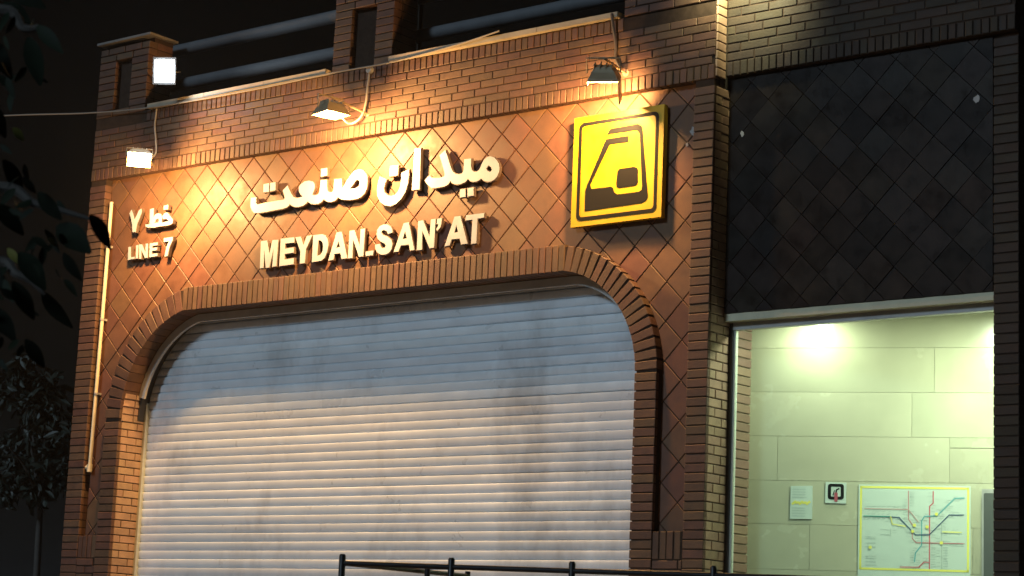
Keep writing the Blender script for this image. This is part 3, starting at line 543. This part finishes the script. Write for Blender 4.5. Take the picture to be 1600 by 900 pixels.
# ------------------------------------------------------------------ roller shutter
S = thing('roller_shutter', (1.88, 0.25, PZ), 'wide closed grey metal roller shutter under the flat brick arch', 'shutter')
PI_ = 0.0763; prof = []
for k in range(8):
    t = k / 7; prof.append(((0.0, 0.0070, 0.0105, 0.0125, 0.0135, 0.0138, 0.0125, 0.0025)[k], (0.0, 0.05, 0.25, 0.45, 0.65, 0.82, 0.93, 1.0)[k] * (PI_ - 0.006)))
g = MB(); x0, x1 = -0.985, 4.80
pr_ = [(0.0, 0.0)] + [(-a, b + 0.003) for a, b in prof] + [(0.0, PI_)]
n = len(pr_); nx = 12
for i in range(nx + 1):
    for (yy, zz) in pr_: g.v.append((x0 + (x1 - x0) * i / nx, yy, zz))
for i in range(nx):
    for j in range(n - 1): g.f.append((i * n + j, (i + 1) * n + j, (i + 1) * n + j + 1, i * n + j + 1))
slat = g.mesh('slat', SHUT, True)
for k in range(45):
    o = newobj('slat', slat, S); o.location = (random.uniform(-.003, .003), 0.25 + random.uniform(-.0015, .0015), PZ + 0.03 + k * PI_); o.rotation_euler = (random.uniform(-.012, .012), random.uniform(-.0006, .0006), 0)
MB().box(-0.999, -0.972, 0.205, 0.30, PZ, 4.2).build('guide_rail', ALU, S)
MB().box(4.735, 4.80, 0.255, 0.30, PZ, 4.2).build('guide_rail', STEEL, S)
MB().box(-0.6, 4.5, 0.16, 0.20, 4.545, 4.60).build('head_beam', DSTEEL, S)
MB().box(-1.0, 4.80, 0.30, 0.35, 1.2, 4.69).build('back_box', DSTEEL, S)
# ------------------------------------------------------------------ lettering
def lettering(name, glyphs, label, loc, yf=-0.052, th=0.028):
    t = thing(name, loc, label, 'lettering')
    for o_, hs in glyphs:
        o_ = clean(o_); hs = [clean(h) for h in hs]
        if area2(o_) < 0: o_ = o_[::-1]
        g = MB(); prism(g, offset(o_, 0.006), [offset(h, -0.004) for h in hs], lambda x, z: (x, yf + 0.003, z), lambda x, z: (x, yf + th, z)); L_ = g.build('letter', LSIDE, t)
        g = MB(); prism(g, o_, hs, lambda x, z: (x, yf - 0.002, z), lambda x, z: (x, yf + 0.0025, z)); g.build('letter_face', LFACE, L_)
        cx = sum(q[0] for q in o_) / len(o_); 
        q = min(o_, key=lambda q: q[1]); r2 = max(o_, key=lambda q: q[1]); b = MB()
        for px, pz in ((q[0], q[1] + 0.02), (r2[0], r2[1] - 0.02)): b.tube([(px, yf + th - 0.002, pz), (px, 0.004, pz)], 0.006, 6)
        b.build('stud', DSTEEL, L_)
    return t
lettering('persian_name', FA, 'large cream Persian station name above the shutter', (1.9, -0.07, 5.31))
lettering('latin_name', LA, 'raised cream Latin capital letters directly under the large Persian name', (1.9, -0.07, 4.91))
lettering('persian_line_number', LF[:3], 'small cream Persian word and numeral above the Latin line number', (-0.8, -0.07, 5.41), -0.055, 0.034)
lettering('latin_line_number', LF[3:], 'small cream raised Latin letters and figure seven at far left', (-0.8, -0.07, 5.14), -0.055, 0.034)
# ------------------------------------------------------------------ yellow metro sign
MS = thing('metro_sign', (4.52, -0.06, 4.946), 'square yellow sign with dark train emblem right of the station name', 'sign')
ysn = -0.075
g = MB(); g.box(4.098, 4.948, ysn, ysn + 0.05, 4.947, 5.823); g.build('plate', YEL, MS)
MB().box(4.2, 4.85, ysn + 0.05, 0.0, 5.05, 5.72).build('backing', DSTEEL, MS)
def rr(x0, x1, z0, z1, r): return rrect(x0, x1, z0, z1, r)
g = MB(); prism(g, rr(4.150, 4.903, 4.991, 5.775, 0.045), [rr(4.178, 4.875, 5.019, 5.747, 0.028)], lambda x, z: (x, ysn - 0.003, z), lambda x, z: (x, ysn + 0.002, z)); g.build('dark_frame', YDARK, MS)
g = MB(); prism(g, [tuple(q) for q in LOGO['train']], [], lambda x, z: (x, ysn - 0.003, z), lambda x, z: (x, ysn + 0.002, z)); g.build('train_emblem', YDARK, MS)
g = MB(); prism(g, [tuple(q) for q in LOGO['win']], [], lambda x, z: (x, ysn - 0.003, z), lambda x, z: (x, ysn + 0.002, z)); g.build('emblem_window', YDARK, MS)
# ------------------------------------------------------------------ floodlights
WARM = (1.0, 0.54, 0.19)
def flood(name, label, pos, nrm, root, w, h, dp, col, es, power, group=None, visor=0.0, hm=None, roll=0.0, off=0.05, lr=0.07, vis_sides=(1, 1, 1), spot=False, beam=None):
    pos = Vector(pos); nrm = Vector(nrm).normalized(); root = Vector(root)
    side = nrm.cross(Vector((0, 0, 1))).normalized() if abs(nrm.z) < 0.98 else Vector((1, 0, 0))
    side = Quaternion(nrm, roll) @ side; up = side.cross(nrm).normalized()
    t = thing(name, tuple(root), label, 'floodlight', group)
    F = lambda a, b, d: pos + side * a + up * b + nrm * d
    hm = hm or HOUS
    g = MB()                                                        # tapered housing
    prof = [(-dp, 0.55), (-dp * 0.6, 0.80), (-0.012, 0.98), (0.0, 1.06), (0.012, 1.06)]
    vs = [];
    for d, k in prof: vs += [F(-w / 2 * k, -h / 2 * k, d), F(w / 2 * k, -h / 2 * k, d), F(w / 2 * k, h / 2 * k, d), F(-w / 2 * k, h / 2 * k, d)]
    vs += [F(sx * w / 2 * .9, sz * h / 2 * .9, 0.012) for sx, sz in ((-1, -1), (1, -1), (1, 1), (-1, 1))] + [F(sx * w / 2 * .9, sz * h / 2 * .9, -0.004) for sx, sz in ((-1, -1), (1, -1), (1, 1), (-1, 1))]
    fs = [(3, 2, 1, 0)]
    for i in range(6):
        for j in range(4): fs.append((i * 4 + j, i * 4 + (j + 1) % 4, i * 4 + 4 + (j + 1) % 4, i * 4 + 4 + j))
    fs.append((24, 25, 26, 27)); g.add(vs, fs); g.build('housing', hm, t)
    g = MB(); q = [F(sx * w / 2 * .88, sz * h / 2 * .88, 0.004) for sx, sz in ((-1, -1), (1, -1), (1, 1), (-1, 1))]; q2 = [v - nrm * 0.003 for v in q]
    g.add(q + q2, [(0, 1, 2, 3), (7, 6, 5, 4), (0, 4, 5, 1), (1, 5, 6, 2), (2, 6, 7, 3), (3, 7, 4, 0)])
    g.build('lens', mat('lens_' + name + label[:12], (0.0004, 0.0004, 0.0004), 1.0, spec=0.0, emit=col, es=es), t)
    for k in range(4):
        a = -w * 0.3 + w * 0.2 * k; g = MB(); vs = [F(a - .003, -h * .3, -dp - .02), F(a + .003, -h * .3, -dp - .02), F(a + .003, h * .3, -dp - .02), F(a - .003, h * .3, -dp - .02), F(a - .003, -h * .34, -dp + .02), F(a + .003, -h * .34, -dp + .02), F(a + .003, h * .34, -dp + .02), F(a - .003, h * .34, -dp + .02)]
        g.add(vs, [(3, 2, 1, 0), (0, 1, 5, 4), (1, 2, 6, 5), (2, 3, 7, 6), (3, 0, 4, 7)]); g.build('cooling_fin', hm, t)
    if visor:
        g = MB()
        for (ax, bx, cx_, dx_), on in zip((((-w * .53, h * .53), (w * .53, h * .53), 0, 0), ((-w * .53, -h * .53), (-w * .53, h * .53), 0, 0), ((w * .53, h * .53), (w * .53, -h * .53), 0, 0)), vis_sides):
            if not on: continue
            n0 = len(g.v); e = visor * on
            A, Bq = F(ax[0], ax[1], 0.012), F(bx[0], bx[1], 0.012); A2, B2 = A + nrm * e, Bq + nrm * e; tk = (Bq - A).cross(nrm).normalized() * 0.004
            g.add([A, Bq, B2, A2, A + tk, Bq + tk, B2 + tk, A2 + tk], [(0, 1, 2, 3), (7, 6, 5, 4), (0, 4, 5, 1), (1, 5, 6, 2), (2, 6, 7, 3), (3, 7, 4, 0)])
        g.build('visor', hm, t)
    # yoke and arm
    L1, L2 = F(-w * .58, 0, -dp * .4), F(w * .58, 0, -dp * .4); B1, B2 = F(-w * .58, 0, -dp - .06), F(w * .58, 0, -dp - .06)
    g = MB(); g.tube([L1, B1, B2, L2], 0.007, 6); g.build('yoke', hm, t)
    mid_ = (B1 + B2) / 2; g = MB(); g.tube([mid_, mid_ + (root - mid_) * 0.6 + Vector((0, 0, 0.0)), root], 0.010, 8); g.build('arm', hm, t)
    g = MB(); g.tube([root, root + Vector((0, 0.03, 0))], 0.028, 12); g.build('wall_plate', hm, t)
    if power:
        l = bpy.data.lights.new('lamp_light', 'SPOT' if spot else 'POINT'); l.energy = power; l.color = col; l.shadow_soft_size = lr
        if spot: l.spot_size = R(125); l.spot_blend = 0.6
        o = bpy.data.objects.new('lamp_light', l); COL.objects.link(o); par(o, t); o.location = pos + nrm * off
        if spot: o.rotation_euler = (-nrm).to_track_quat('Z', 'Y').to_euler()
        if beam:                                                    # the reflector throws most of the light downwards
            l.energy = power * 0.66
            l2 = bpy.data.lights.new('lamp_beam', 'SPOT'); l2.energy = power * 0.72; l2.color = col; l2.shadow_soft_size = lr; l2.spot_size = R(168); l2.spot_blend = 0.75
            o2 = bpy.data.objects.new('lamp_beam', l2); COL.objects.link(o2); par(o2, t); o2.location = pos + nrm * (off + 0.01)
            o2.rotation_euler = (-Vector(beam)).to_track_quat('Z', 'Y').to_euler()
    return t
GF = 'warm floodlights over the station front'
flood('floodlight', 'warm floodlight glaring at the left end of the brick band', (-0.47, -0.54, 5.94), (0.50, -0.42, -0.75), (-0.80, YB, 6.02), 0.20, 0.15, 0.10, WARM, 6, 350, GF, off=0.12, beam=(0.25, 0.1, -1))
flood('floodlight', 'warm floodlight on a long arm above the station name', (1.90, -0.54, 6.045), (0.10, -0.02, -1.0), (1.875, YB, 6.157), 0.27, 0.17, 0.09, WARM, 6, 490, GF, roll=R(90), off=0.085, beam=(0.0, 0.1, -1))
flood('floodlight', 'bronze floodlight seen from behind above the yellow sign', (4.625, -0.42, 5.992), (-0.22, 0.40, -0.80), (4.58, YB, 6.12), 0.22, 0.17, 0.09, WARM, 8, 320, GF, off=0.07, beam=(-0.7, 0.15, -0.8), visor=0.05, vis_sides=(1, 0.6, 3.6))
flood('white_floodlight', 'square cool white floodlight on the left parapet facing the street', (-0.42, -0.36, 6.805), (0.55, -0.80, -0.22), (-0.975, 0.02, 6.86), 0.20, 0.235, 0.07, (0.80, 0.92, 1.0), 40, 26, hm=DSTEEL)
flood('floodlight', 'small floodlight at the very top edge beside the inner corner', (5.60, -0.36, 6.98), (-0.10, 0.90, -0.32), (5.36, YB, 7.08), 0.16, 0.14, 0.08, (1.0, 0.92, 0.50), 8, 210, 'corner floodlights', hm=STEEL, spot=True)
# ------------------------------------------------------------------ cables, conduit
def spline(pts, n=8):
    P_ = [Vector(q) for q in pts]; out = []
    for i in range(len(P_) - 1):
        a, b, c_, d = P_[max(i - 1, 0)], P_[i], P_[i + 1], P_[min(i + 2, len(P_) - 1)]
        for k in range(n):
            t = k / n; out.append(0.5 * ((2 * b) + (c_ - a) * t + (2 * a - 5 * b + 4 * c_ - d) * t * t + (3 * b - a - 3 * c_ + d) * t ** 3))
    return out + [P_[-1]]
def cable(name, pts, r, label, mt=CABLE):
    g = MB(); g.tube(spline(pts), r, 6); return tag(g.build(name, mt, None, True), label, 'cable')
cable('power_cable', [(-9, -1.0, 7.25), (-5, -0.55, 6.85), (-2.88, -0.3, 6.723), (-1.70, -0.14, 6.632), (-0.77, -0.14, 6.566), (0.4, -0.14, 6.548), (1.5, -0.14, 6.558), (2.2, -0.14, 6.553), (2.9, -0.14, 6.592), (3.36, -0.16, 6.632)], 0.0075, 'thin cable strung from the left along the top of the brick band')
cable('lamp_cable', [(-0.79, -0.10, 6.56), (-0.80, -0.10, 6.40), (-0.76, -0.11, 6.25), (-0.72, -0.14, 6.10), (-0.70, -0.30, 6.0), (-0.56, -0.48, 5.99)], 0.008, 'short cable dropping to the left warm floodlight')
cable('lamp_cable', [(1.90, -0.10, 6.53), (1.90, -0.115, 6.40), (1.89, -0.12, 6.22), (1.86, -0.15, 6.10), (1.80, -0.22, 6.05), (1.86, -0.42, 6.10)], 0.009, 'short cable hanging to the middle warm floodlight')
cable('lamp_cable', [(4.47, -0.14, 6.60), (4.48, -0.13, 6.50), (4.50, -0.11, 6.35), (4.50, -0.11, 6.24), (4.56, -0.12, 6.14), (4.57, -0.20, 6.10)], 0.012, 'short cable hanging to the floodlight above the yellow sign', mat('dark_cable', (0.06, 0.05, 0.045), 0.6))
jb = MB(); jb.tube([(1.905, -0.125, 6.535), (1.905, -0.082, 6.535)], 0.03, 12); tag(jb.build('junction_box', STEEL, None, True), 'small round junction box where the middle lamp cable starts', 'box')
cp = thing('conduit_pipe', (-1.41, -0.05, 3.19), 'cream conduit pipe running down beside the left pillar', 'pipe')
g = MB(); g.tube([(-1.395, -0.045, 5.74), (-1.40, -0.045, 4.5), (-1.412, -0.045, 3.23)], 0.017, 10); g.build('tube', PIPE, cp, True)
g = MB(); g.tube([(-1.412, -0.045, 3.25), (-1.412, -0.045, 3.18)], 0.026, 10); g.tube([(-1.412, -0.045, 3.215), (-1.47, -0.045, 3.225)], 0.02, 10); g.build('elbow', PIPE, cp, True)
for z in (5.3, 4.6, 3.9):
    g = MB(); g.tube([(-1.40, -0.045, z), (-1.40, -0.045, z + 0.02)], 0.022, 10); g.box(-1.425, -1.375, -0.03, -0.001, z, z + 0.02); g.build('clip', STEEL, cp)
# ------------------------------------------------------------------ parapet rails
def prail(x0, x1, zlist, label):
    t = thing('parapet_rail', ((x0 + x1) / 2, 0.4, 6.6), label, 'railing', 'grey rails in the parapet openings')
    for z in zlist:
        g = MB(); g.tube([(x0, 0.4, z), (x1, 0.4, z)], 0.058, 14); g.build('rail', RAILG, t, True)
    for x in (x0 + 0.25, x1 - 0.25):
        g = MB(); g.tube([(x, 0.46, 6.52), (x, 0.46, 7.42)], 0.02, 8); g.build('post', DSTEEL, t, True)
    return t
prail(-1.6, 1.90, (6.955, 7.305), 'two grey rails in the parapet opening left of the middle pier')
t = prail(1.7, 5.2, (6.955, 7.305), 'two grey rails in the parapet opening right of the middle pier')
for x in (3.02, 3.08):
    g = MB(); g.tube([(x, 0.4, 6.955), (x + 0.016, 0.4, 6.955)], 0.056, 14); g.build('clamp', BLACKP, t)
# ------------------------------------------------------------------ forecourt railing
Rl = thing('handrail', (5.02, -3.43, PZ), 'black tubular railing in front of the shutter, bottom of view', 'railing')
RP = [(5.02, -3.43), (5.60, -3.10), (6.26, -2.78), (7.02, -2.43), (9.0, -1.5)]
for x, y in RP:
    g = MB(); g.tube([(x, y, PZ), (x, y, 2.195), (x, y, 2.205)], [0.020, 0.020, 0.014], 10); g.build('post', BLACKP, Rl, True)
g = MB(); g.tube([(x, y, 2.15) for x, y in RP], 0.017, 10); g.build('top_rail', BLACKP, Rl, True)
g = MB(); g.tube([(x, y, 1.65) for x, y in RP], 0.013, 10); g.build('lower_rail', BLACKP, Rl, True)
g = MB(); g.tube([(5.02, -3.43, 2.15), (4.96, -2.75, 2.15), (4.90, -2.10, 2.15)], 0.015, 10); g.build('return_rail', BLACKP, Rl, True)
for x, y in ((5.0, -2.62), (4.90, -2.1)):
    g = MB(); g.tube([(x, y, PZ), (x, y, 2.18)], 0.018, 10); g.build('post', BLACKP, Rl, True)
# ------------------------------------------------------------------ trees
def leaf_geo(mb, base, tip, nrm, wd, n=6, fold=0.25, curl=0.12):
    base, tip, nrm = Vector(base), Vector(tip), Vector(nrm); ax = tip - base; ln = ax.length; ax.normalize()
    sd = ax.cross(nrm).normalized(); nn = sd.cross(ax).normalized(); vs, fs = [], []
    for i in range(n + 1):
        t = i / n; w_ = wd / 2 * (math.sin(math.pi * min(1, t * 0.93 + 0.03)) ** 0.8) * (1.12 - 0.5 * t)
        cpt = base + ax * ln * t - nn * curl * ln * t * t
        vs += [cpt - sd * w_ + nn * w_ * fold, cpt, cpt + sd * w_ + nn * w_ * fold]
    for i in range(n):
        for j in range(2): fs.append((i * 3 + j, i * 3 + j + 1, i * 3 + j + 4, i * 3 + j + 3))
    mb.add(vs, fs)
def ray(px, py, dist):
    F_ = 3243.3
    return CP + (fx + rx * ((px - 800) / F_) - ux * ((py - 450) / F_)) * dist
T = thing('street_tree', (7.15, -9.35, 0), 'street tree with broad dark leaves reaching in from the left edge', 'tree')
base = Vector((7.15, -9.35, 0)); topz = Vector((7.05, -9.3, 5.2))
g = MB(); g.tube(spline([base, base + Vector((0.03, 0, 1.5)), base + Vector((-0.03, 0.05, 3.2)), topz]), [0.13 - 0.07 * i / 24 for i in range(25)], 12); g.build('trunk', BARK, T, True)
CL_ = [((45, 58), (63, 133), 34, 0), ((58, 40), (96, 80), 26, 0), ((5, 5), (48, 34), 30, 0), ((20, 200), (38, 220), 16, 1), ((90, 352), (140, 392), 46, 0), ((140, 336), (176, 388), 32, 0),
       ((74, 372), (90, 384), 13, 1), ((66, 455), (110, 516), 30, 0), ((12, 388), (30, 412), 15, 1), ((30, 395), (72, 450), 40, 0), ((5, 250), (40, 310), 34, 0), ((-10, 320), (40, 365), 36, 0),
       ((-20, 60), (18, 120), 34, 0), ((20, 440), (55, 500), 30, 0), ((-15, 480), (25, 530), 34, 0), ((60, 300), (95, 345), 28, 0), ((-20, 160), (12, 215), 30, 0), ((100, 395), (125, 440), 24, 0), ((-30, 400), (5, 450), 34, 0), ((40, 530), (70, 575), 24, 0), ((-40, 20), (-10, 70), 34, 0), ((10, -20), (70, 10), 34, 0), ((70, -30), (110, 0), 26, 0)]
tw = {0: [(-260, 260), (-60, 30), (40, 45), (60, 40)], 1: [(-260, 380), (-60, 300), (60, 320), (150, 345)], 2: [(-260, 420), (-70, 420), (30, 430), (70, 460)]}
for k, pts in tw.items():
    P_ = [ray(px, py, 7.0 + 0.1 * k) for px, py in pts]; P_[0] = base + Vector((-0.02, 0.03, 2.3 + 0.35 * (2 - k)))
    g = MB(); sp = spline(P_); g.tube(sp, [0.028 * (1 - i / len(sp)) + 0.004 for i in range(len(sp))], 7); g.build('branch', BARK, T, True)
rnd = random.Random(3)
for (b0, t0, wpx, kind) in CL_:
    d = 7.0 + rnd.uniform(-0.35, 0.35); g = MB()
    leaf_geo(g, ray(*b0, d), ray(*t0, d + rnd.uniform(-.05, .05)), -fx + Vector((rnd.uniform(-.5, .5), rnd.uniform(-.5, .5), rnd.uniform(0, .8))), wpx * d / 3243.3)
    g.build('leaf', LEAFY if kind else LEAFA, T, True)
def smallleaf(px, py, k):
    d = 6.9 + rnd.uniform(-0.5, 0.5); a = rnd.uniform(-2.6, -0.4); ln = rnd.uniform(20, 36); g = MB()
    leaf_geo(g, ray(px, py, d), ray(px + math.cos(a) * ln, py - math.sin(a) * ln, d + rnd.uniform(-.08, .08)), -fx + Vector((rnd.uniform(-.9, .9), rnd.uniform(-.9, .9), rnd.uniform(-.2, .9))), ln * rnd.uniform(.4, .55) * d / 3243.3)
    g.build('leaf', LEAFA, T, True)
for k in range(70):
    c_ = rnd.choice([(-20, 20), (10, 100), (0, 230), (20, 330), (50, 390), (0, 440), (-10, 520), (30, 480), (-20, 300), (70, 340)])
    smallleaf(c_[0] + rnd.gauss(0, 26), c_[1] + rnd.gauss(0, 34), k)
# background tree beyond the left corner
def bgtree(name, label, px, ybot, dist, crown, seed, nleaf, lsz):
    rn = random.Random(seed); b0 = ray(px[0], ybot, dist); b0.z = 0; j0 = ray(px[1], px[2], dist)
    t = thing(name, tuple(b0), label, 'tree', 'young trees left of the station')
    g = MB(); sp = spline([b0, b0.lerp(j0, 0.5) + Vector((0.05, 0, 0)), j0]); g.tube(sp, [0.055 - 0.02 * i / len(sp) for i in range(len(sp))], 9); g.build('trunk', BARK, t, True)
    g = MB()
    for (cx_, cy_, rad) in crown:
        c0 = ray(cx_, cy_, dist + rn.uniform(-.4, .4)); sp = spline([j0, j0.lerp(c0, 0.5) + Vector((0, 0, .1)), c0]); g.tube(sp, [0.025 - 0.018 * i / len(sp) for i in range(len(sp))], 6)
    g.build('limb', BARK, t, True)
    g = MB()
    for (cx_, cy_, rad) in crown:
        c0 = ray(cx_, cy_, dist + rn.uniform(-.4, .4)); rr_ = rad * dist / 3243.3
        for k in range(int(nleaf * (rad / 40) ** 2)):
            while True:
                v = Vector((rn.uniform(-1, 1), rn.uniform(-1, 1), rn.uniform(-1, 1)))
                if 0.15 < v.length < 1: break
            q = c0 + v * rr_ * rn.uniform(0.75, 1.1); dr = Vector((rn.uniform(-1, 1), rn.uniform(-1, 1), rn.uniform(-1.3, 0.3))).normalized()
            leaf_geo(g, q, q + dr * lsz * rn.uniform(.7, 1.3), Vector((rn.uniform(-1, 1), rn.uniform(-1, 1), rn.uniform(.1, 1))), lsz * 0.5, n=3)
    tag(g.build('crown', LEAFB, t), kind='stuff')
bgtree('young_tree', 'slender young tree with pale trunk at the dark left corner', (55, 63, 790), 900, 24.5,
       [(30, 610, 40), (70, 640, 38), (100, 665, 30), (60, 690, 42), (95, 710, 34), (45, 740, 40), (15, 700, 34), (75, 600, 30), (10, 760, 30), (90, 750, 28), (35, 570, 26), (60, 775, 20)], 5, 150, 0.15)
# ------------------------------------------------------------------ thin night haze
g = MB(); g.box(-305, 305, -305, 305, -1.0, 12.0); hz = g.build('haze', None); tag(hz, 'thin night haze around the lamps', 'haze', kind='stuff')
HM = bpy.data.materials.new('haze_air'); HM.use_nodes = True; HM.node_tree.nodes.clear()
_o = HM.node_tree.nodes.new('ShaderNodeOutputMaterial'); _v = HM.node_tree.nodes.new('ShaderNodeVolumePrincipled')
_v.inputs['Color'].default_value = (0.9, 0.92, 0.95, 1); _v.inputs['Density'].default_value = 0.00045; _v.inputs['Anisotropy'].default_value = 0.3
HM.node_tree.links.new(_v.outputs[0], _o.inputs['Volume']); hz.data.materials.append(HM)
scn.cycles.volume_bounces = 0
